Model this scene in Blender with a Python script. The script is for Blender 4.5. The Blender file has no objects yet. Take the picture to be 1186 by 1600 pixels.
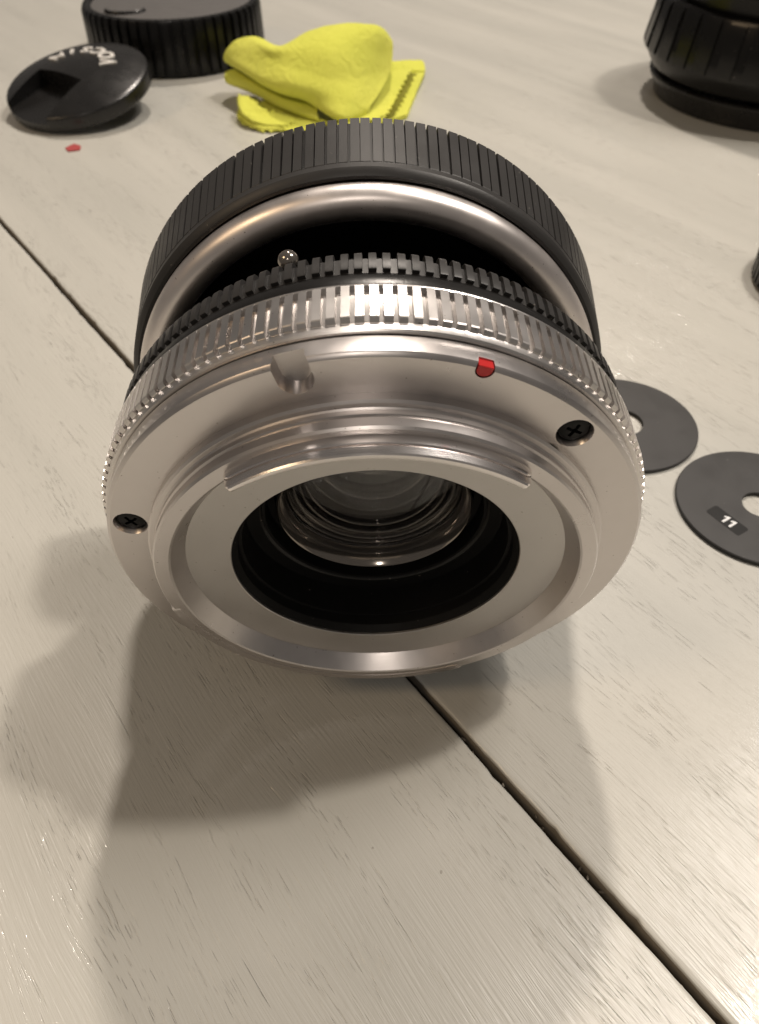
import bpy, bmesh, math, random
from mathutils import Vector, Matrix, noise
random.seed(7)
MM = 0.001                                   # everything below is written in millimetres
sc = bpy.context.scene
COL = sc.collection

# ------------------------------------------------------------------ camera, world, lamps, exposure
H, PITCH, FPX = 106.87, math.radians(45.55), 1200.0
cam_d = bpy.data.cameras.new('camera'); cam = bpy.data.objects.new('camera', cam_d); COL.objects.link(cam)
cam.location = (0, 0, H * MM); cam.rotation_euler = (math.pi / 2 - PITCH, 0, 0)
cam_d.sensor_fit = 'VERTICAL'; cam_d.sensor_height = 36.0; cam_d.sensor_width = 27.0
cam_d.lens = 36.0 * FPX / 1600.0
cam_d.clip_start = 0.002; cam_d.clip_end = 50
cam_d.dof.use_dof = True; cam_d.dof.focus_distance = 0.092; cam_d.dof.aperture_fstop = 46
sc.camera = cam

w = bpy.data.worlds.new('World'); sc.world = w; w.use_nodes = True
bg = w.node_tree.nodes['Background']; bg.inputs[0].default_value = (1.0, 0.91, 0.82, 1); bg.inputs[1].default_value = 0.12

def lamp(name, pos, power, color, radius):
    l = bpy.data.lights.new(name, 'POINT'); l.energy = power; l.color = color; l.shadow_soft_size = radius
    o = bpy.data.objects.new(name, l); COL.objects.link(o); o.location = pos
    return o
# two lamps above and behind throw the two shadows of the lens; a third, weak and warm, hangs at the left;
# the broad soft disc is an added fill for ceiling bounce and table sheen
def toward(k, dx, dy): return (dx * k, 0.061 + dy * k, 0.066 + k)
lamp('ceiling_lamp', toward(1.1, .53, .20), 20.5, (1.0, .90, .79), .036)
lamp('ceiling_lamp', toward(1.1, .07, .80), 38.0, (1.0, .89, .78), .040)
wl = bpy.data.lights.new('warm_shaded_lamp', 'AREA'); wl.shape = 'DISK'; wl.size = .40; wl.energy = 3.2; wl.color = (1.0, .72, .44)
wo = bpy.data.objects.new('warm_shaded_lamp', wl); COL.objects.link(wo); wo.location = toward(1.05, -.95, -.30)
wo.rotation_euler = (Vector((0, .06, .03)) - wo.location).to_track_quat('-Z', 'Y').to_euler()
lamp('ceiling_lamp', toward(1.0, -.08, -.85), 5.5, (1.0, .90, .80), .035)     # behind the photographer: lights the mount face
al = bpy.data.lights.new('soft_fill_light', 'AREA'); al.shape = 'DISK'; al.size = .50; al.energy = 7.5; al.color = (1.0, .93, .86)
ao = bpy.data.objects.new('soft_fill_light', al); COL.objects.link(ao); ao.location = (.80, .50, 1.36)
ao.rotation_euler = (Vector((0, .08, 0)) - ao.location).to_track_quat('-Z', 'Y').to_euler()

sc.view_settings.view_transform = 'Standard'; sc.view_settings.look = 'None'
sc.cycles.caustics_reflective = False
sc.view_settings.exposure = 0.15; sc.view_settings.gamma = 1.0

def at(px, py, z=0.0):
    """a point of the place: the spot at height z (mm) that the photograph shows at (px, py)"""
    u, v = (px - 593) / FPX, (py - 800) / FPX
    c, s = math.cos(PITCH), math.sin(PITCH)
    k = (H - z) / (v * c + s)
    return Vector((u * k, (c - v * s) * k, z))

# ------------------------------------------------------------------ materials
def mat(name, color=(.5, .5, .5), rough=.5, metal=0.0, spec=.5):
    m = bpy.data.materials.new(name); m.use_nodes = True
    b = m.node_tree.nodes['Principled BSDF']
    b.inputs['Base Color'].default_value = (*color, 1); b.inputs['Roughness'].default_value = rough
    b.inputs['Metallic'].default_value = metal; b.inputs['Specular IOR Level'].default_value = spec
    return m
class NT:
    def __init__(s, m): s.t = m.node_tree; s.b = s.t.nodes['Principled BSDF']
    def n(s, typ, **kw):
        x = s.t.nodes.new(typ)
        for k, v in kw.items():
            if k in x.inputs: x.inputs[k].default_value = v
            else: setattr(x, k, v)
        return x
    def l(s, a, b): s.t.links.new(a, b)
    def coords(s, sx, sy, sz):
        tc = s.n('ShaderNodeTexCoord'); mp = s.n('ShaderNodeMapping'); s.l(tc.outputs['Object'], mp.inputs['Vector'])
        mp.inputs['Scale'].default_value = (sx * 1000, sy * 1000, sz * 1000)
        return mp.outputs[0]
    def noise(s, vec, detail=2.0, rough=.5, dist=0.0):
        x = s.n('ShaderNodeTexNoise'); s.l(vec, x.inputs['Vector']); x.inputs['Scale'].default_value = 1
        x.inputs['Detail'].default_value = detail; x.inputs['Roughness'].default_value = rough; x.inputs['Distortion'].default_value = dist
        return x.outputs[0]
    def ramp(s, fac, lo, hi, a=0.0, b=1.0):
        x = s.n('ShaderNodeMapRange', clamp=True); s.l(fac, x.inputs[0])
        for i, v in zip((1, 2, 3, 4), (lo, hi, a, b)): x.inputs[i].default_value = v
        return x.outputs[0]
    def math(s, op, a, b):
        x = s.n('ShaderNodeMath', operation=op)
        for i, v in enumerate((a, b)):
            if isinstance(v, (int, float)): x.inputs[i].default_value = v
            else: s.l(v, x.inputs[i])
        return x.outputs[0]
    def mix(s, fac, a, b):
        x = s.n('ShaderNodeMix', data_type='RGBA')
        if isinstance(fac, (int, float)): x.inputs[0].default_value = fac
        else: s.l(fac, x.inputs[0])
        for i, v in ((6, a), (7, b)):
            if isinstance(v, tuple): x.inputs[i].default_value = (*v, 1)
            else: s.l(v, x.inputs[i])
        return x.outputs[2]
    def bump(s, h, dist_mm, strength=1.0, base=None):
        x = s.n('ShaderNodeBump'); x.inputs['Strength'].default_value = strength; x.inputs['Distance'].default_value = dist_mm * MM
        s.l(h, x.inputs['Height'])
        if base is not None: s.l(base, x.inputs['Normal'])
        return x.outputs[0]

def metal_mat(name, color, rough, brush=.006, along=None, dark=.85):
    """turned aluminium: lathe lines run round the axis (object Z), faint smudges, a little dust"""
    m = mat(name, color, rough, 1.0); t = NT(m)
    tc = t.n('ShaderNodeTexCoord'); sp = t.n('ShaderNodeSeparateXYZ'); t.l(tc.outputs['Object'], sp.inputs[0])
    r = t.math('SQRT', t.math('ADD', t.math('MULTIPLY', sp.outputs[0], sp.outputs[0]), t.math('MULTIPLY', sp.outputs[1], sp.outputs[1])), 0)
    cb = t.n('ShaderNodeCombineXYZ')
    t.l(t.math('MULTIPLY', r, 9000), cb.inputs[0]); t.l(t.math('MULTIPLY', sp.outputs[2], 9000), cb.inputs[1])
    t.l(t.math('MULTIPLY', t.math('ARCTAN2', sp.outputs[0], sp.outputs[1]), 1.5), cb.inputs[2])
    lines = t.noise(cb.outputs[0], 3, .6)
    sm = t.noise(t.coords(.12, .12, .12), 3, .6)
    t.l(t.ramp(sm, .3, .7, rough * .85, rough * 1.2), t.b.inputs['Roughness'])
    dust = t.ramp(t.noise(t.coords(2.2, 2.2, 2.2), 1), .76, .79)
    c = t.mix(t.ramp(sm, .35, .7), tuple(x * .93 for x in color), color)
    c = t.mix(t.math('MULTIPLY', dust, .6), c, (.16, .13, .1))
    t.l(c, t.b.inputs['Base Color'])
    t.l(t.bump(lines, brush, .5), t.b.inputs['Normal'])
    return m
def black_mat(name, v, rough, spec=.5, grain=.02):
    m = mat(name, (v, v * .95, v * .92), rough, 0, spec); t = NT(m)
    n = t.noise(t.coords(3, 3, 3), 3); d = t.ramp(t.noise(t.coords(1.1, 1.1, 1.1), 2), .74, .77)
    sm = t.noise(t.coords(.15, .15, .15), 3)
    t.l(t.ramp(sm, .3, .7, rough * .85, rough * 1.15), t.b.inputs['Roughness'])
    t.l(t.mix(t.math('MULTIPLY', d, .5), (v, v * .95, v * .92), (.2, .18, .16)), t.b.inputs['Base Color'])
    t.l(t.bump(n, grain, .6), t.b.inputs['Normal'])
    return m

M = {}
M['alu'] = metal_mat('turned_aluminium', (.64, .605, .59), .31)
M['alu_bright'] = metal_mat('bright_aluminium', (.74, .71, .69), .30)
M['tab'] = metal_mat('milled_aluminium', (.88, .84, .82), .19, .012)
M['alu_matte'] = metal_mat('blasted_aluminium', (.55, .53, .51), .42)
M['satin'] = metal_mat('satin_silver', (.86, .80, .77), .36, .002)
M['black'] = black_mat('black_anodised', .030, .42)
M['black_ring'] = black_mat('black_ring_gloss', .010, .30, .35)
M['black_grip'] = black_mat('black_grip', .028, .42, .4)
M['black_in'] = black_mat('black_lining', .004, .6, .2)
M['black_gloss'] = black_mat('black_gloss_plastic', .006, .25, .3)
M['black_cap'] = black_mat('black_satin_plastic', .010, .28)
M['rear_top'] = black_mat('grey_moulded_top', .085, .6)
M['disc'] = black_mat('charcoal_metal_disc', .036, .46)
M['disc_edge'] = black_mat('dark_disc_edge', .012, .5)
M['label'] = black_mat('dark_label', .007, .6, .3)
M['white'] = mat('white_print', (.85, .85, .85), .4)
M['red'] = mat('red_paint', (.50, .012, .012), .3)
M['red_fleck'] = mat('red_fleck', (.36, .05, .05), .6)
M['chrome'] = metal_mat('chrome', (.9, .88, .86), .10, .001)
M['silver_print'] = mat('silver_print', (.90, .87, .82), .25, .2)
M['screw'] = black_mat('black_screw', .006, .5, .25)
g = mat('coated_glass', (1, 1, 1), 0.0); g.node_tree.nodes['Principled BSDF'].inputs['Transmission Weight'].default_value = 1
g.node_tree.nodes['Principled BSDF'].inputs['IOR'].default_value = 1.38; M['glass'] = g
M['barrel_ring'] = mat('grey_barrel_ring', (.12, .11, .10), .12, .8)
M['edge_ring'] = mat('polished_edge', (.30, .27, .24), .12, .85)

def cloth_mat():
    m = mat('yellow_microfibre', (.62, .56, .05), .85, 0, .2); t = NT(m)
    n = t.noise(t.coords(2.6, 2.6, 2.6), 5, .7); big = t.noise(t.coords(.06, .06, .06), 2)
    t.l(t.mix(t.ramp(big, .3, .7), (.69, .71, .10), (.76, .765, .12)), t.b.inputs['Base Color'])
    t.b.inputs['Sheen Weight'].default_value = .3; t.b.inputs['Sheen Tint'].default_value = (1, .95, .4, 1)
    wr = t.noise(t.coords(.22, .22, .22), 3, .5, 1.2)
    t.l(t.bump(n, .35, .9, t.bump(wr, 1.6, .5)), t.b.inputs['Normal'])
    return m
M['cloth'] = cloth_mat(); M['stitch'] = mat('olive_thread', (.30, .29, .03), .8)

def wood_mat(name, pore, dense, relief=1.0):
    """painted open-pored oak: object X runs along the grain"""
    m = mat(name, (.56, .52, .45), .38); t = NT(m)
    tc = t.n('ShaderNodeTexCoord'); mp = t.n('ShaderNodeMapping'); t.l(tc.outputs['Object'], mp.inputs[0])
    mp.inputs['Scale'].default_value = (1000, 1000, 1000)
    mm_v = mp.outputs[0]
    # the grain wanders a little
    wv = t.n('ShaderNodeVectorMath', operation='MULTIPLY'); t.l(mm_v, wv.inputs[0]); wv.inputs[1].default_value = (.012, .03, .03)
    wob = t.n('ShaderNodeTexNoise'); t.l(wv.outputs[0], wob.inputs['Vector']); wob.inputs['Scale'].default_value = 1; wob.inputs['Detail'].default_value = 2
    off = t.n('ShaderNodeVectorMath', operation='MULTIPLY_ADD'); t.l(wob.outputs[1], off.inputs[0]); off.inputs[1].default_value = (0, 9, 0); t.l(mm_v, off.inputs[2])
    def sc_(sx, sy, ox=0.0):
        x = t.n('ShaderNodeVectorMath', operation='MULTIPLY_ADD'); t.l(off.outputs[0], x.inputs[0]); x.inputs[1].default_value = (sx, sy, 0); x.inputs[2].default_value = (ox, ox, 0)
        return x.outputs[0]
    # short pores that lie in bundles
    p1 = t.ramp(t.noise(sc_(.22, 3.8), 1.5, .5), .63, .70)
    p2 = t.ramp(t.noise(sc_(.13, 2.7, 40), 1.5, .5), .65, .71)
    bundle = t.ramp(t.noise(sc_(.010, .16, 90), 2, .5), .42 - dense, .62 - dense)
    pores = t.math('MULTIPLY', t.math('MAXIMUM', p1, p2), bundle)
    lone = t.ramp(t.noise(sc_(.06, 2.0, 17), 2, .55), .70, .75)
    pores = t.math('MAXIMUM', pores, lone)
    ripple = t.noise(sc_(.10, 2.6, 5), 3, .6)
    specks = t.ramp(t.noise(sc_(.55, .55, 63), 1), .79, .81)
    tone = t.noise(sc_(.006, .05, 30), 3, .55)
    c = t.mix(t.ramp(tone, .3, .7), (.495, .485, .44), (.555, .54, .49))
    c = t.mix(t.math('MULTIPLY', pores, pore), c, (.28, .24, .19))
    c = t.mix(t.math('MULTIPLY', specks, .4), c, (.12, .09, .06))
    t.l(c, t.b.inputs['Base Color'])
    t.l(t.ramp(tone, .3, .7, .33, .42), t.b.inputs['Roughness'])
    b1 = t.bump(t.math('SUBTRACT', 1.0, pores), .085 * relief, 1.0)
    b2 = t.bump(ripple, .085 * relief, 1.0, b1)
    b3 = t.bump(t.noise(mm_v, 2), .02, .5, b2)
    t.l(b3, t.b.inputs['Normal'])
    t.b.inputs['Coat Weight'].default_value = .42; t.b.inputs['Coat Roughness'].default_value = .10; t.l(b3, t.b.inputs['Coat Normal'])
    return m
M['wood'] = wood_mat('painted_oak', .09, -.02); M['wood_open'] = wood_mat('open_grained_painted_oak', .13, .0, 1.0)
M['gap'] = mat('joint_grime_and_shade', (.24, .21, .17), .9)

# ------------------------------------------------------------------ mesh helpers
def link_mesh(name, bm, material, parent=None, matrix=None, smooth=30):
    bmesh.ops.scale(bm, vec=(MM, MM, MM), verts=bm.verts)
    bmesh.ops.recalc_face_normals(bm, faces=bm.faces)
    me = bpy.data.meshes.new(name); bm.to_mesh(me); bm.free()
    mats = material if isinstance(material, (list, tuple)) else [material]
    for x in mats: me.materials.append(x)
    if smooth:
        me.shade_smooth(); me.set_sharp_from_angle(angle=math.radians(smooth))
    o = bpy.data.objects.new(name, me); COL.objects.link(o)
    if parent is not None: o.parent = parent
    if matrix is not None: o.matrix_local = matrix
    return o
def thing(name, label, cat, loc=(0, 0, 0), group=None, kind=None):
    o = bpy.data.objects.new(name, None); COL.objects.link(o); o.location = Vector(loc) * MM
    o.empty_display_size = .01
    o['label'] = label; o['category'] = cat
    if group: o['group'] = group
    if kind: o['kind'] = kind
    return o
def lathe(prof, n=192, closed=False, bm=None, rfun=None):
    """prof: (r, z) pairs; turned about Z"""
    bm = bm or bmesh.new(); rings = []
    for (r, z) in prof:
        if r < 1e-6: rings.append([bm.verts.new((0, 0, z))])
        else: rings.append([bm.verts.new((r * math.sin(2 * math.pi * i / n), r * math.cos(2 * math.pi * i / n), z)) for i in range(n)])
    pairs = list(zip(rings, rings[1:])) + ([(rings[-1], rings[0])] if closed else [])
    for a, b in pairs:
        for i in range(n):
            j = (i + 1) % n
            if len(a) == 1 and len(b) == 1: continue
            if len(a) == 1: bm.faces.new((a[0], b[i], b[j]))
            elif len(b) == 1: bm.faces.new((a[i], a[j], b[0]))
            else: bm.faces.new((a[i], a[j], b[j], b[i]))
    return bm
def teeth(bm, n, width, prof, a0=0.0, jitter=0.0, slope=0.0):
    """n ribs round Z; prof = closed (r, z) outline of the rib seen from the side; width = share of the pitch at the crest"""
    pitch = 2 * math.pi / n
    rmin = min(p[0] for p in prof); rmax = max(p[0] for p in prof)
    for k in range(n):
        a = a0 + k * pitch + random.uniform(-jitter, jitter) * pitch
        hw = width * pitch / 2 * (1 + random.uniform(-jitter, jitter))
        L, R = [], []
        for (r, z) in prof:
            f = (r - rmin) / max(1e-6, rmax - rmin)
            h = hw * (1 + slope * (1 - f))
            L.append(bm.verts.new((r * math.sin(a - h), r * math.cos(a - h), z)))
            R.append(bm.verts.new((r * math.sin(a + h), r * math.cos(a + h), z)))
        m = len(prof)
        for i in range(m):
            j = (i + 1) % m
            bm.faces.new((L[i], L[j], R[j], R[i]))
        bm.faces.new(L); bm.faces.new(R[::-1])
    return bm
def box(bm, x0, x1, y0, y1, z0, z1, mtx=None):
    v = [Vector((x, y, z)) for z in (z0, z1) for y in (y0, y1) for x in (x0, x1)]
    if mtx: v = [mtx @ p for p in v]
    q = [bm.verts.new(p) for p in v]
    for f in ((0, 1, 3, 2), (4, 6, 7, 5), (0, 4, 5, 1), (2, 3, 7, 6), (0, 2, 6, 4), (1, 5, 7, 3)): bm.faces.new([q[i] for i in f])
    return bm
def prism(bm, pts, z0, z1, mtx=None):
    a = [Vector((x, y, z0)) for x, y in pts]; b = [Vector((x, y, z1)) for x, y in pts]
    if mtx: a = [mtx @ p for p in a]; b = [mtx @ p for p in b]
    a = [bm.verts.new(p) for p in a]; b = [bm.verts.new(p) for p in b]; n = len(pts)
    bm.faces.new(a[::-1]); bm.faces.new(b)
    for i in range(n): bm.faces.new((a[i], a[(i + 1) % n], b[(i + 1) % n], b[i]))
    return bm
def tube(bm, pts, r, n=10):
    rings = []
    for i, p in enumerate(pts):
        t = (pts[min(i + 1, len(pts) - 1)] - pts[max(i - 1, 0)]).normalized()
        a = t.orthogonal().normalized(); b = t.cross(a)
        rings.append([bm.verts.new(p + (a * math.cos(2 * math.pi * k / n) + b * math.sin(2 * math.pi * k / n)) * r) for k in range(n)])
    for x, y in zip(rings, rings[1:]):
        for k in range(n): bm.faces.new((x[k], x[(k + 1) % n], y[(k + 1) % n], y[k]))
    bm.faces.new(rings[0][::-1]); bm.faces.new(rings[-1])
    return bm
def cut(o, cutters):
    """take the cutter shapes out of a mesh object for good"""
    bpy.context.view_layer.update()
    for bm in cutters:
        c = link_mesh('cutter', bm, o.data.materials[0], smooth=0)
        c.parent = o.parent; c.matrix_basis = o.matrix_basis.copy()
        m = o.modifiers.new('cut', 'BOOLEAN'); m.operation = 'DIFFERENCE'; m.solver = 'EXACT'; m.object = c
        bpy.context.view_layer.update()
        dg = bpy.context.evaluated_depsgraph_get(); dg.update()
        me = bpy.data.meshes.new_from_object(o.evaluated_get(dg)); o.modifiers.clear()
        name = o.data.name; o.data = me; me.name = name
        bpy.data.objects.remove(c)
    o.data.shade_smooth(); o.data.set_sharp_from_angle(angle=math.radians(28))
    return o
def frame(c, zaxis):
    """local Z along the lens axis, local Y up, local X to the right"""
    z = Vector(zaxis).normalized(); y = (Vector((0, 0, 1)) - z * z.z).normalized(); x = y.cross(z)
    m = Matrix((x, y, z)).transposed().to_4x4(); m.translation = Vector(c) * MM
    return m

# ------------------------------------------------------------------ the table
tb = thing('table', 'pale grey painted oak table top with a dark joint between two boards', 'table')
ang = math.radians(126.85)
GX, GY = 5.8, 66.8                            # a point of the joint
def plank(side, width, seed):
    bm = bmesh.new()
    # long strip with rounded, slightly ragged arris along the joint
    g0 = .64
    prof = [(g0 + .10, -7.0), (g0 + .05, -1.3), (g0, -.5), (g0 + .12, -.16), (g0 + .38, -.03), (g0 + 1.0, 0.0), (width, 0.0), (width, -22.0), (g0 + .3, -22.0)]
    xs = [-500] + [-300 + i * 1.2 for i in range(501)] + [500]
    prev = None
    for x in xs:
        ring = []
        for k, (d, z) in enumerate(prof):
            e = 0
            if k < 5: e = .16 * noise.noise((x * .12, seed, 0)) + .10 * noise.noise((x * .6, seed, k)) + .22 * noise.noise((x * .02, seed + 7, 0))
            if k < 5 and noise.noise((x * .35, seed + 3, 1)) > .42: e += .22
            ring.append(bm.verts.new((x, side * (d + e), z)))
        if prev:
            n = len(prof)
            for k in range(n): bm.faces.new((prev[k], prev[(k + 1) % n], ring[(k + 1) % n], ring[k]))
        else: first = ring
        prev = ring
    bm.faces.new(first); bm.faces.new(prev[::-1])
    mtx = Matrix.Rotation(ang, 4, 'Z'); mtx.translation = Vector((GX, GY, 0)) * MM
    o = link_mesh('plank', bm, [M['wood'] if side > 0 else M['wood_open'], M['gap']], tb, mtx, smooth=50)
    for f in o.data.polygons:                            # grime colour on the joint walls also paints in their shade
        if f.center.z < -.0006 and abs(f.center.y) < .003: f.material_index = 1
    return o
plank(1, 330, 1.3); plank(-1, 480, 8.9)
bm = bmesh.new(); box(bm, -490, 490, -1.6, 1.6, -9, -6.4)
mtx = Matrix.Rotation(ang, 4, 'Z'); mtx.translation = Vector((GX, GY, 0)) * MM
link_mesh('joint_filler', bm, M['gap'], tb, mtx, smooth=0)
bm = bmesh.new()                              # crumbs of grime caught in the joint
for i in range(150):
    x = random.uniform(-300, 90); y = random.uniform(-.6, .6); s = random.uniform(.12, .38)
    mt = Matrix.Translation((x, y, random.uniform(-2.6, -1.0))) @ Matrix.Rotation(random.uniform(0, 6), 4, Vector((random.random(), random.random(), 1)).normalized())
    bmesh.ops.create_icosphere(bm, subdivisions=1, radius=1, matrix=mt @ Matrix.Diagonal((s * 2.2, s, s, 1)))
o = link_mesh('joint_crumbs', bm, M['gap'], tb, mtx); o['kind'] = 'stuff'

# ------------------------------------------------------------------ the lens lying on its side
lens = thing('camera_lens', 'silver and black camera lens lying on its side with its bare metal mount facing us', 'camera lens', (-1, 78, 0))
LI = lens.matrix_basis.copy(); LI.translation = -lens.location
LI = Matrix.Translation(-Vector((-1, 78, 0)) * MM)
FM = LI @ frame((-.478, 64.397, 33.468), (.02350, -.99347, -.11162))     # the mount half
FF = LI @ frame((-1.44, 86.5, 35.99), (.0203, -.99975, .0075))      # the front half, bent away from it

# mount flange: bevelled disc with drilled marks
bm = lathe([(27.0, -2.6), (32.9, -2.6), (32.95, -2.45), (32.85, -.45), (32.70, -.22), (32.40, 0), (27.0, 0)], 256, True)
flange = link_mesh('mount_flange', bm, M['alu'], lens, FM, 25)
def polar(r, deg): a = math.radians(deg); return r * math.sin(a), r * math.cos(a)
def pocket(r, deg, rad, depth, tip, out=0.0, n=24):
    """a drill mark with conical tip; out > 0 opens it through the rim"""
    x, y = polar(r, deg); a = math.radians(deg)
    mt = Matrix.Translation((x, y, 0)) @ Matrix.Rotation(-a, 4, 'Z')
    if out: pts = [(math.cos(math.pi + math.pi * k / n), math.sin(math.pi + math.pi * k / n)) for k in range(n + 1)]
    else: pts = [(math.cos(2 * math.pi * k / n), math.sin(2 * math.pi * k / n)) for k in range(n)]
    bm = bmesh.new(); rings = []
    for z, f in (([(-depth - tip, .12)] if tip else []) + [(-depth, .97), (-.45 * depth, 1.03), (.02, 1.16), (2.0, 1.16)]):
        q = [(px * rad * f, py * rad * f) for px, py in pts]
        if out: q += [(rad * f, out), (-rad * f, out)]
        rings.append([bm.verts.new(mt @ Vector((px, py, z))) for px, py in q])
    m = len(rings[0])
    for A_, B_ in zip(rings, rings[1:]):
        for k in range(m): bm.faces.new((A_[k], A_[(k + 1) % m], B_[(k + 1) % m], B_[k]))
    bm.faces.new(rings[0]); bm.faces.new(rings[-1])
    return [bm]
cutters = pocket(30.7, -14.6, 1.62, 1.6, 0, 5) + pocket(32.3, 19.0, .84, 1.1, 0, 3) 
SCREWS = ((30.15, 44.1), (30.05, -75.9))
for r, dg in SCREWS: cutters += pocket(r, dg, 1.75, 1.2, .0)
cut(flange, cutters)
# red index mark: paint lying in its own drill mark
bm = bmesh.new()
pts = [(-.81, .42), (-.81, -.1)] + [(-.81 * math.cos(t * math.pi / 10), -.1 - .72 * math.sin(t * math.pi / 10)) for t in range(1, 10)] + [(.81, -.1), (.81, .42)]
x, y = polar(32.3, 19.0); a = math.radians(19.0)
mt = Matrix.Translation((x, y, 0)) @ Matrix.Rotation(-a, 4, 'Z')
prism(bm, pts, -1.3, -.03, mt)
bmesh.ops.bevel(bm, geom=bm.edges[:], offset=.04, segments=2, affect='EDGES')
o = link_mesh('index_mark', bm, M['red'], lens, FM, 60); o['label'] = 'glossy red index mark set into the flange rim'
# black cross-head screws sunk in their holes
for r, dg in SCREWS:
    x, y = polar(r, dg)
    bm = lathe([(0, -1.15), (1.62, -1.15), (1.70, -.95), (1.62, -.62), (1.15, -.42), (0, -.36)], 40)
    mt = Matrix.Translation((x, y, 0)) @ Matrix.Rotation(math.radians(20 + dg), 4, 'Z')
    bmesh.ops.transform(bm, matrix=mt, verts=bm.verts)
    s = link_mesh('screw', bm, M['screw'], lens, FM, 40)
    b2 = bmesh.new(); p_, q_ = .20, .95
    prism(b2, [(p_, p_), (p_, q_), (-p_, q_), (-p_, p_), (-q_, p_), (-q_, -p_), (-p_, -p_), (-p_, -q_), (p_, -q_), (p_, -p_), (q_, -p_), (q_, p_)], -.9, .5, mt)
    cut(s, [b2])
# bayonet: stepped ring that stands proud of the flange
bm = lathe([(25.0, -1), (27.9, -1), (27.9, .95), (27.62, 1.2), (27.15, 1.25), (27.0, 1.45), (27.0, 2.05), (26.75, 2.2), (26.75, 2.45), (26.95, 2.6), (26.95, 3.6), (26.72, 3.86), (25.1, 3.88), (24.85, 3.75), (23.45, 1.56), (23.45, -1)], 256, True)
link_mesh('bayonet_ring', bm, M['alu'], lens, FM, 25)
def lug(prof, a0, a1, n, round_deg=2.6):
    """a bayonet lug: an arc of a profile whose two ends are rounded off"""
    bm = bmesh.new(); rings = []; rm = min(p[0] for p in prof); zm = min(p[1] for p in prof)
    ts = [round_deg * (1 - math.cos(math.pi / 2 * k / 6)) for k in range(7)]
    degs = [a0 + t for t in ts] + [a0 + round_deg + (a1 - a0 - 2 * round_deg) * k / n for k in range(1, n)] + [a1 - t for t in ts[::-1]]
    for dg in degs:
        a = math.radians(dg); e = min(dg - a0, a1 - dg); u = min(1, e / round_deg); f = math.sqrt(max(0, 1 - (1 - u) ** 2)); f = .30 + .70 * f
        rings.append([bm.verts.new(((rm + (r - rm) * (.6 + .4 * f)) * math.sin(a), (rm + (r - rm) * (.6 + .4 * f)) * math.cos(a), zm + (z - zm) * f)) for r, z in prof])
    m = len(prof)
    for A, B in zip(rings, rings[1:]):
        for k in range(m): bm.faces.new((A[k], A[(k + 1) % m], B[(k + 1) % m], B[k]))
    bm.faces.new(rings[0]); bm.faces.new(rings[-1][::-1])
    return bm
bm = lug([(25.0, 3.7), (26.0, 3.7), (26.1, 3.95), (26.05, 4.95), (25.95, 5.05), (25.7, 5.08), (25.7, 5.2), (25.85, 5.24), (25.8, 6.1), (25.68, 6.3), (25.4, 6.4), (25.2, 6.35)], -37.4, 38.5, 90)
link_mesh('bayonet_tab', bm, M['tab'], lens, FM, 25)
bm = lug([(26.0, 2.62), (27.1, 2.62), (27.2, 2.8), (27.2, 3.7), (27.1, 3.91), (26.0, 3.91)], 151, 259, 110)
link_mesh('bayonet_tab', bm, M['alu'], lens, FM, 25)
# the flat plate round the opening
bm = lathe([(17.95, .6), (17.95, 1.45), (18.05, 1.54), (23.44, 1.54), (23.44, .6)], 220, True)
link_mesh('inner_plate', bm, M['alu_matte'], lens, FM, 25)
# black tube behind the opening, with its steps
bm = lathe([(17.94, 1.2), (17.6, .7), (17.3, .2), (17.3, -1.2), (16.9, -1.3), (16.9, -5.8), (16.3, -6.0), (15.2, -6.0), (14.9, -6.25), (14.4, -6.3), (14.4, -9.0), (13.4, -9.2), (13.4, -14), (0, -30.5)], 160)
link_mesh('black_barrel', bm, M['black_in'], lens, FM, 30)
bm = lathe([(14.55, -6.6), (14.85, -6.15), (15.1, -6.05), (15.25, -6.25), (15.0, -6.6)], 160, True)
link_mesh('retaining_ring', bm, M['black_gloss'], lens, FM, 50)
# rear optics: cell, glass and the rings one sees through it
bm = lathe([(12.7, -14), (13.0, -13.5), (13.0, -7.5), (12.9, -6.95), (12.72, -6.8), (12.55, -6.95), (12.0, -8.3), (12.05, -8.45), (11.95, -8.7), (11.86, -9.5), (11.85, -14)], 160, True)
link_mesh('glass_cell', bm, M['edge_ring'], lens, FM, 40)
def element(r, z0, sag, back, n=16):
    """a closed lens element: domed front, slightly hollow back"""
    return [(r * t / n, z0 + sag * (1 - (t / n) ** 2)) for t in range(n + 1)] + [(r * t / n, back + .8 * (1 - (t / n) ** 2)) for t in range(n, -1, -1)]
link_mesh('rear_glass', lathe(element(11.84, -9.7, 2.3, -12.0), 128), M['glass'], lens, FM, 40)
link_mesh('inner_glass', lathe(element(9.0, -14.9, 1.8, -16.6), 96), M['glass'], lens, FM, 40)
prof = []                                     # beaded tube behind the glass: each polished bead catches the lamps
for r, z, q_ in ((11.4, -12.3, .42), (10.5, -12.7, .38), (9.6, -13.2, .36), (8.9, -13.9, .32), (8.3, -17.0, .32), (7.3, -17.9, .34), (6.2, -19.2, .34), (5.0, -21, .36)):
    prof += [(r + q_ * math.cos(math.radians(q)), z + q_ * math.sin(math.radians(q))) for q in range(10, 200, 19)]
bm = lathe(prof + [(4.2, -24), (0, -26)], 128)
link_mesh('barrel_rings', bm, M['barrel_ring'], lens, FM, 50)

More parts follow.
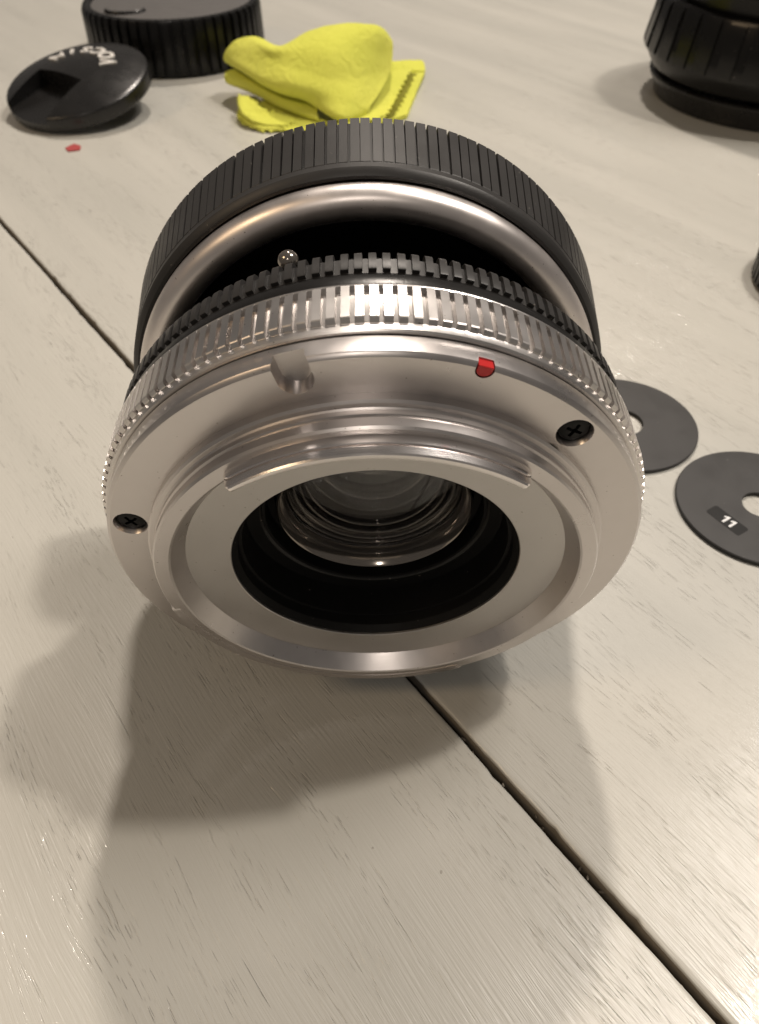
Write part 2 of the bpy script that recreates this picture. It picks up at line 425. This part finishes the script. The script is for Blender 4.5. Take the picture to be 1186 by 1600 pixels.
# silver grip ring of the mount half
bm = lathe([(32.0, -2.72), (33.25, -2.72), (33.42, -2.9), (33.45, -3.55), (33.5, -3.75), (33.3, -4.25), (33.3, -8.7), (33.95, -8.95), (34.0, -9.1), (33.9, -9.35), (31.5, -9.35)], 300, True)
teeth(bm, 150, .62, [(33.3, -9.0), (34.0, -9.0), (34.05, -8.9), (34.05, -4.1), (33.98, -3.95), (33.62, -3.72), (33.3, -3.7)], jitter=.03, slope=.04)
link_mesh('silver_grip_ring', bm, M['alu_bright'], lens, FM, 25)
# slim black ring and black grip ring behind it
bm = lathe([(31.5, -9.4), (33.2, -9.4), (33.45, -9.6), (33.55, -10.2), (33.55, -11.2), (33.35, -11.75), (32.9, -12.0), (31.5, -12.0)], 256, True)
link_mesh('slim_black_ring', bm, M['black_ring'], lens, FM, 40)
bm = lathe([(28.5, -12.0), (33.2, -12.05), (33.25, -14.5), (33.0, -14.8), (32.0, -15.0), (28.5, -15.2)], 256, True)
teeth(bm, 142, .54, [(32.9, -12.2), (33.66, -12.2), (33.72, -12.35), (33.72, -14.6), (33.5, -15.2), (33.0, -15.55), (32.4, -15.6)], jitter=.04, slope=.1)
link_mesh('black_grip_ring', bm, M['black_grip'], lens, FM, 25)
# black ball the two halves swivel on
prof = [(29.5 * math.cos(math.radians(t)) , -17 + 29.5 * math.sin(math.radians(t)) * .5) for t in range(-75, 16, 5)]
bm = lathe([(0, -31.5)] + prof + [(28.6, -12.5)], 128)
link_mesh('swivel_ball', bm, M['black_in'], lens, FM, 60)
# the little screw head on the ball
x, y = polar(32.6, -16.2)
bm = lathe([(0, 1.15), (.35, 1.1), (.8, .85), (1.12, .4), (1.2, 0), (1.1, -.35), (.6, -.6), (.6, -4.5), (0, -4.5)], 28)
mt = Matrix.Translation((x, y, -17.2)) @ Matrix.Rotation(-math.radians(-16.2), 4, 'Z') @ Matrix.Rotation(math.radians(-90), 4, 'X')
bmesh.ops.transform(bm, matrix=mt, verts=bm.verts)
link_mesh('round_screw', bm, M['edge_ring'], lens, FM, 50)

# front half: silver roll, black lip and wide ribbed grip
prof = [(31.1 + 2.15 * math.cos(math.radians(t)), -4.7 + 2.25 * math.sin(math.radians(t))) for t in range(-30, 200, 10)]
bm = lathe([(33.0, -7.5)] + prof + [(28.9, -7.5)], 220, True)
link_mesh('silver_ring', bm, M['satin'], lens, FF, 60)
bm = lathe([(28.92, -5.2), (28.7, -5.6), (28.3, -8), (27, -15), (20, -19), (0, -19.5)], 160)
link_mesh('black_lining', bm, M['black_in'], lens, FF, 40)
bm = lathe([(33.1, -9), (33.1, -6.3), (33.25, -5.95), (33.7, -5.85), (34.2, -6.2), (34.5, -6.7), (34.58, -7.8), (34.2, -7.95), (35.3, -18.9), (34.9, -19.3), (34.0, -19.8), (0, -19.8)], 320)
teeth(bm, 156, .80, [(34.0, -7.6), (34.55, -7.75), (34.66, -7.9), (36.0, -18.7), (35.8, -19.05), (35.0, -19.2)], jitter=.07, slope=.02)
link_mesh('front_grip_ring', bm, M['black_grip'], lens, FF, 25)

# ------------------------------------------------------------------ two aperture discs
def aperture(name, label, c, r, hole, th=.9, tilt=0):
    t = thing(name, label, 'aperture disc', (c[0], c[1], 0), group='black aperture discs beside the lens')
    bm = lathe([(hole, .0), (r - .15, .0), (r, .12), (r, th - .12), (r - .15, th), (hole + .06, th), (hole, th - .08)], 128, True)
    o = link_mesh('plate', bm, [M['disc'], M['disc_edge']], t, Matrix.Identity(4), 30)
    for p in o.data.polygons:
        if abs(p.normal.z) < .5: p.material_index = 1
    return t
aperture('aperture_disc', 'plain charcoal aperture disc half hidden behind the silver lens mount', (53.2, 131.6), 15.9, 4.3)
d2 = aperture('aperture_disc', 'charcoal aperture disc marked 11 in white, cut by the right edge of the photo', (74.3, 106.0), 15.9, 3.35)
ctr = at(1136, 813, .9); c2 = Vector((74.3, 106.0, 0))
xd = (at(1160, 830, .9) - at(1111, 793, .9)).normalized(); yd = Vector((-xd.y, xd.x, 0))
base = Matrix((xd, yd, Vector((0, 0, 1)))).transposed().to_4x4(); base.translation = Vector((ctr.x - c2.x, ctr.y - c2.y, .9))
bm = bmesh.new()
pts = []
for cx, cy, a0 in ((3.4, 1.05, 0), (-3.4, 1.05, 90), (-3.4, -1.05, 180), (3.4, -1.05, 270)):
    for q in range(0, 91, 30): pts.append((cx + .5 * math.cos(math.radians(a0 + q)), cy + .5 * math.sin(math.radians(a0 + q))))
prism(bm, pts, -.1, .03, base)
lab = link_mesh('number_label', bm, M['label'], d2, Matrix.Identity(4), 0)
bm = bmesh.new()
for ox in (-.2, 1.35):
    stem = [(ox - .24, -1.05), (ox + .24, -1.05), (ox + .24, 1.05), (ox - .12, 1.05), (ox - .78, .62), (ox - .78, .22), (ox - .24, .48)]
    prism(bm, stem, .0, .06, base)
link_mesh('number_print', bm, M['white'], lab, Matrix.Identity(4), 0)

# ------------------------------------------------------------------ domed lens cap with a finger well and chrome lettering
cap_c = Vector((-117, 330, 0))
cap = thing('lens_cap', 'small domed black lens cap with chrome lettering and a square finger well', 'lens cap', cap_c)
R0, RIM, APEX = 28.0, 5.4, 4.6
def hcap(r): return RIM + APEX * (1 - (r / (R0 - .6)) ** 2)
TC = Matrix.Translation((0, 0, 6.6 * MM)) @ Matrix.Rotation(math.radians(11), 4, 'X') @ Matrix.Rotation(math.radians(-6), 4, 'Y')
prof = [(0, 1.0), (25.5, 1.0), (25.7, 0), (27.6, 0), (R0, .6), (R0, RIM - .9), (R0 - .25, RIM - .3)] + [((R0 - .6) * t / 24, hcap((R0 - .6) * t / 24)) for t in range(24, 0, -1)] + [(0, hcap(0))]
body = link_mesh('cap_body', lathe(prof, 128), M['black_cap'], cap, TC, 30)
well = bmesh.new()
mt = Matrix.Rotation(math.radians(237), 4, 'Z')        # local x points from the centre to the rim, front left
a_ = [well.verts.new(mt @ Vector((x, -14, z))) for x, z in [(4.5, 25), (40, 25), (40, 3.4), (25, 3.2), (5.0, 3.0)]]
b_ = [well.verts.new(mt @ Vector((x, 10, z))) for x, z in [(4.5, 25), (40, 25), (40, 3.4), (25, 3.2), (5.0, 3.0)]]
well.faces.new(a_); well.faces.new(b_[::-1])
for i in range(5): well.faces.new((a_[i], b_[i], b_[(i + 1) % 5], a_[(i + 1) % 5]))
cut(body, [well])
body.data.materials.clear(); body.data.materials.append(M['black_cap'])
# raised lettering round the far side of the dome
def glyph(ch):
    cu = bpy.data.curves.new('glyph', 'FONT'); cu.body = ch; cu.size = 8.2; cu.extrude = .5; cu.align_x = 'CENTER'; cu.offset = .25; cu.resolution_u = 3
    ob = bpy.data.objects.new('glyph', cu); COL.objects.link(ob)
    dg = bpy.context.evaluated_depsgraph_get(); dg.update()
    me = bpy.data.meshes.new_from_object(ob.evaluated_get(dg)); bpy.data.objects.remove(ob); bpy.data.curves.remove(cu)
    return me
for i, ch in enumerate('VOCSIN'):
    a = math.radians(8 + i * 24)                     # from the right round to the back
    me = glyph(ch); bm = bmesh.new(); bm.from_mesh(me); bpy.data.meshes.remove(me)
    for v in bm.verts:
        rr = 16.8 - v.co.y                            # heads of the letters point to the middle
        aa = a + v.co.x / 15.2
        x, y = rr * math.cos(aa), rr * math.sin(aa)
        v.co = Vector((x, y, hcap(rr) + .15 + v.co.z))
    link_mesh('letter', bm, M['silver_print'], cap, TC, 40)

# ------------------------------------------------------------------ big ribbed rear cap
rc = thing('rear_cap', 'large round black ribbed cap with a grey top behind the small domed cap', 'cap', (-94, 408, 0))
bm = lathe([(0, 0), (38.2, 0), (38.8, .6), (38.4, 20.2), (37.6, 21.6), (36.2, 21.9), (35.6, 21.2), (35.3, 21.1)], 192)
teeth(bm, 54, .56, [(38.0, 1.2), (40.0, 1.2), (40.2, 2.0), (39.8, 19.8), (38.9, 21.7), (37.7, 21.75)], jitter=.03, slope=.35)
link_mesh('cap_wall', bm, M['black_gloss'], rc, Matrix.Identity(4), 30)
bm = lathe([(35.3, 21.1), (30, 21.5), (0, 21.5)], 128)
link_mesh('cap_top', bm, M['rear_top'], rc, Matrix.Identity(4), 40)
bm = bmesh.new()
tube(bm, [Vector((-16 + 9 * math.cos(math.radians(t)) * .9, -21 + 5 * math.sin(math.radians(t)), 21.7)) for t in range(180, 381, 12)], .9, 8)
link_mesh('moulded_mark', bm, M['black_cap'], rc, Matrix.Identity(4), 60)

# ------------------------------------------------------------------ black lens standing at the right
bl = thing('black_lens', 'black lens standing upright on its mount, cut by the top right corner of the photo', 'camera lens', (160, 347, 0))
bm = lathe([(30, 0), (44, 0), (45.0, .6), (46.0, 4.2), (48.2, 7.6), (48.3, 8.4), (47.4, 9.0), (43, 9.2), (43, 12), (30, 12)], 160, True)
link_mesh('mount_ring', bm, M['black_cap'], bl, Matrix.Identity(4), 30)
bm = lathe([(40, 10), (46.5, 10.4), (48.5, 11.2), (52.0, 16.5), (52.6, 18.2), (52.2, 21), (50.2, 34.0), (49.4, 35.2), (46.5, 35.4), (46.3, 33.6), (40, 33.6)], 160, True)
teeth(bm, 34, .60, [(50, 17.5), (52.95, 17.4), (53.2, 18.6), (50.95, 33.6), (50.2, 34.9), (48.5, 35.0)], jitter=.02, slope=.12)
link_mesh('focus_ring', bm, M['black_gloss'], bl, Matrix.Identity(4), 30)
bm = lathe([(30, 30), (44.2, 30), (44.4, 41), (45.3, 42), (45.3, 44.5), (43.5, 45.5), (42.8, 62), (41.5, 63), (30, 63)], 160, True)
link_mesh('upper_barrel', bm, M['black_gloss'], bl, Matrix.Identity(4), 30)
bm = lathe([(0, 56), (20, 57), (30.2, 54), (30.2, 20), (0, 20)], 96)
link_mesh('front_glass', bm, M['black_gloss'], bl, Matrix.Identity(4), 40)
bm = bmesh.new(); tube(bm, [Vector((-18.5, -42.6, 6.0)), Vector((-18.2, -43.6, 6.05))], .9, 12)
bm2 = bmesh.new()

# small black object that just pokes into the right edge
sb = thing('small_cap', 'dark edge of a small round black cap poking in at the right edge', 'cap', (125.5, 190, 0))
bm = lathe([(0, 0), (22.2, 0), (22.8, .6), (22.8, 6.6), (22.2, 7.4), (20, 7.6), (19.6, 7.0), (0, 6.8)], 96)
teeth(bm, 60, .5, [(22.5, .9), (23.2, .9), (23.2, 6.3), (22.5, 6.6)], slope=.2)
link_mesh('ribbed_shell', bm, M['black_cap'], sb, Matrix.Identity(4), 30)

# ------------------------------------------------------------------ fleck of red paint on the table
p = at(115, 231, .3)
fl = thing('paint_fleck', 'tiny fleck of red paint lying on the table in front of the domed cap', 'paint fleck', (p.x, p.y, 0))
bm = bmesh.new()
pts = [(2.6 * math.cos(t * .628) * (1 + .25 * math.sin(3 * t)), 3.4 * math.sin(t * .628) * (1 + .2 * math.cos(2 * t))) for t in range(10)]
prism(bm, pts, .02, .45); bmesh.ops.bevel(bm, geom=bm.edges[:], offset=.12, segments=1, affect='EDGES')
link_mesh('flake', bm, M['red_fleck'], fl, Matrix.Identity(4), 40)

# ------------------------------------------------------------------ yellow cleaning cloth, folded up
def cr(p0, p1, p2, p3, t):
    return .5 * ((2 * p1) + (-p0 + p2) * t + (2 * p0 - 5 * p1 + 4 * p2 - p3) * t * t + (-p0 + 3 * p1 - 3 * p2 + p3) * t ** 3)
def spline(ps, n):
    out = []
    for i in range(len(ps) - 1):
        a, b, c, d = ps[max(i - 1, 0)], ps[i], ps[i + 1], ps[min(i + 2, len(ps) - 1)]
        for k in range(n): out.append(cr(a, b, c, d, k / n))
    return out + [ps[-1]]
cl_base = at(500, 160, 0); cl_base.z = 0
def sheet(bm, rows, th=1.3, n=8, wav=None, seed=0.0):
    """one layer of cloth through a grid of points (mm), given a thickness"""
    g = [spline([Vector(p) for p in r], n) for r in rows]
    g = [spline([r[i] for r in g], n) for i in range(len(g[0]))]
    nu, nv = len(g), len(g[0])
    P = [[g[i][j] + Vector((0, 0, 1)) * (.3 * noise.noise(g[i][j] * .13 + Vector((seed, 0, 0))) + .2 * noise.noise(g[i][j] * .4)) for j in range(nv)] for i in range(nu)]
    if wav:                                              # pinked edges
        for i in range(nu):
            for j in range(nv):
                e = min(j, i, nu - 1 - i) if wav == 2 else j
                if e == 0: P[i][j] += Vector((.7 * math.sin(i * 2.2), .9 * math.sin((i + j) * 1.9), .5 * math.sin((i + j) * 1.3)))
    N = [[None] * nv for _ in range(nu)]
    for i in range(nu):
        for j in range(nv):
            a = P[min(i + 1, nu - 1)][j] - P[max(i - 1, 0)][j]; b = P[i][min(j + 1, nv - 1)] - P[i][max(j - 1, 0)]
            N[i][j] = a.cross(b).normalized() if a.cross(b).length > 1e-6 else Vector((0, 0, 1))
    T = [[bm.verts.new(P[i][j] + N[i][j] * th / 2 - cl_base) for j in range(nv)] for i in range(nu)]
    B = [[bm.verts.new(P[i][j] - N[i][j] * th / 2 - cl_base) for j in range(nv)] for i in range(nu)]
    for i in range(nu - 1):
        for j in range(nv - 1):
            bm.faces.new((T[i][j], T[i + 1][j], T[i + 1][j + 1], T[i][j + 1])); bm.faces.new((B[i][j], B[i][j + 1], B[i + 1][j + 1], B[i + 1][j]))
    for i in range(nu - 1):
        for j in (0, nv - 1): bm.faces.new((T[i][j], B[i][j], B[i + 1][j], T[i + 1][j]))
    for j in range(nv - 1):
        for i in (0, nu - 1): bm.faces.new((T[i][j], T[i][j + 1], B[i][j + 1], B[i][j]))
A = lambda *q: [at(*p) for p in q]
cl = thing('cleaning_cloth', 'bright yellow microfibre cloth folded in a soft heap behind the lens', 'cloth', cl_base)
bm = bmesh.new()
# the big fold on top: rolls over at its front left edge and tucks in below
sheet(bm, [
    A((402, 112, 8), (425, 128, 8), (462, 150, 6), (500, 164, 5), (535, 186, 3), (556, 182, 2)),
    A((364, 101, 10.5), (394, 117, 10.5), (436, 143, 8.5), (482, 157, 6.5), (532, 187, 4), (566, 180, 3)),
    A((352, 92, 14), (380, 109, 14), (426, 136, 12), (478, 154, 9), (532, 178, 6), (578, 166, 5)),
    A((357, 76, 18), (392, 97, 17), (438, 124, 15), (492, 144, 12), (550, 155, 9), (594, 142, 7)),
    A((372, 63, 21), (410, 85, 20), (452, 106, 18), (507, 120, 16), (562, 124, 13), (607, 112, 10)),
    A((396, 60, 22), (428, 78, 22), (468, 76, 23), (518, 78, 23), (572, 86, 19), (611, 88, 14)),
    A((412, 66, 19), (440, 76, 20), (482, 52, 25), (534, 41, 27), (588, 44, 25), (611, 66, 18)),
    A((420, 84, 12), (446, 92, 13), (488, 66, 17), (538, 56, 19), (592, 58, 17), (612, 80, 12)),
    A((424, 100, 6), (450, 110, 7), (490, 96, 9), (540, 90, 9), (590, 92, 8), (608, 100, 6))], 1.5, 7)
# the fold below it on the left
sheet(bm, [
    A((410, 142, 3.5), (440, 162, 3), (490, 184, 2.4), (520, 196, 1.8)),
    A((364, 132, 6.2), (400, 146, 5.6), (442, 168, 4.2), (502, 190, 2.6)),
    A((353, 124, 8.4), (389, 138, 7.6), (432, 161, 6), (498, 185, 3.6)),
    A((358, 113, 10.4), (396, 129, 9.4), (440, 152, 7.6), (496, 172, 5)),
    A((396, 106, 9.4), (428, 124, 8.6), (466, 146, 6.8), (516, 166, 4.6))], 1.3, 7, seed=5)
# the crumpled pinked edges at the front left
sheet(bm, [
    A((375, 190, 1.0), (406, 203, .8), (440, 204, .8), (490, 206, .8)),
    A((371, 176, 2.6), (400, 194, 2.0), (444, 200, 1.4), (490, 202, 1.2)),
    A((386, 166, 3.6), (412, 178, 3.0), (450, 190, 2.2), (495, 196, 1.6)),
    A((430, 160, 3.6), (450, 172, 3), (480, 180, 2), (505, 190, 1.6))], .9, 8, wav=2, seed=9)
sheet(bm, [
    A((470, 190, 2.4), (436, 176, 4.0), (412, 172, 5.2), (398, 156, 6.4)),
    A((452, 196, 2.0), (424, 186, 3.2), (394, 176, 4.6), (384, 152, 7.2)),
    A((440, 198, 1.8), (404, 192, 2.8), (380, 178, 4.4), (373, 150, 7.2)),
    A((446, 196, 1.6), (410, 190, 2.4), (378, 172, 4.0), (372, 158, 5.4))], .9, 8, wav=2, seed=2)
# the flat double layer that shows at the right
sheet(bm, [
    A((520, 205, .9), (570, 200, .9), (636, 182, .9)),
    A((540, 170, 1.0), (590, 160, 1.0), (650, 146, 1.2)),
    A((560, 130, 1.4), (610, 122, 1.6), (664, 112, 2.0)),
    A((580, 106, 2.0), (622, 98, 2.2), (660, 97, 2.4))], 1.6, 8, seed=3)
sheet(bm, [
    A((560, 120, 4), (590, 112, 4), (640, 100, 3.6)),
    A((570, 104, 5.4), (610, 98, 5.2), (655, 96, 4.4)),
    A((590, 106, 4.2), (625, 104, 4.2), (662, 104, 3.4)),
    A((600, 112, 3.0), (630, 112, 3.0), (664, 114, 2.2))], 1.4, 7, seed=4)
sheet(bm, [
    A((606, 182, 2.4), (560, 196, 2.4), (520, 206, 2.2)),
    A((624, 148, 2.8), (585, 160, 2.8), (545, 172, 2.6)),
    A((645, 110, 3.2), (612, 112, 3.4), (575, 124, 3.0))], 1.3, 9, wav=1, seed=6)
fab = link_mesh('folded_fabric', bm, M['cloth'], cl, Matrix.Identity(4), 70)
bm = bmesh.new(); pts = []
for k in range(40):                                      # zigzag overlock along the right edge
    t = k / 39; e = 4.5 if k % 2 else -4.5
    p_ = at(644 + (608 - 644) * t + e + 2 * math.sin(k * 1.7), 114 + (184 - 114) * t ** .9, 4.4 - 1.2 * t) - cl_base; pts.append(p_)
tube(bm, pts, .45, 6)
st = link_mesh('hem_stitching', bm, M['stitch'], cl, Matrix.Identity(4), 60)
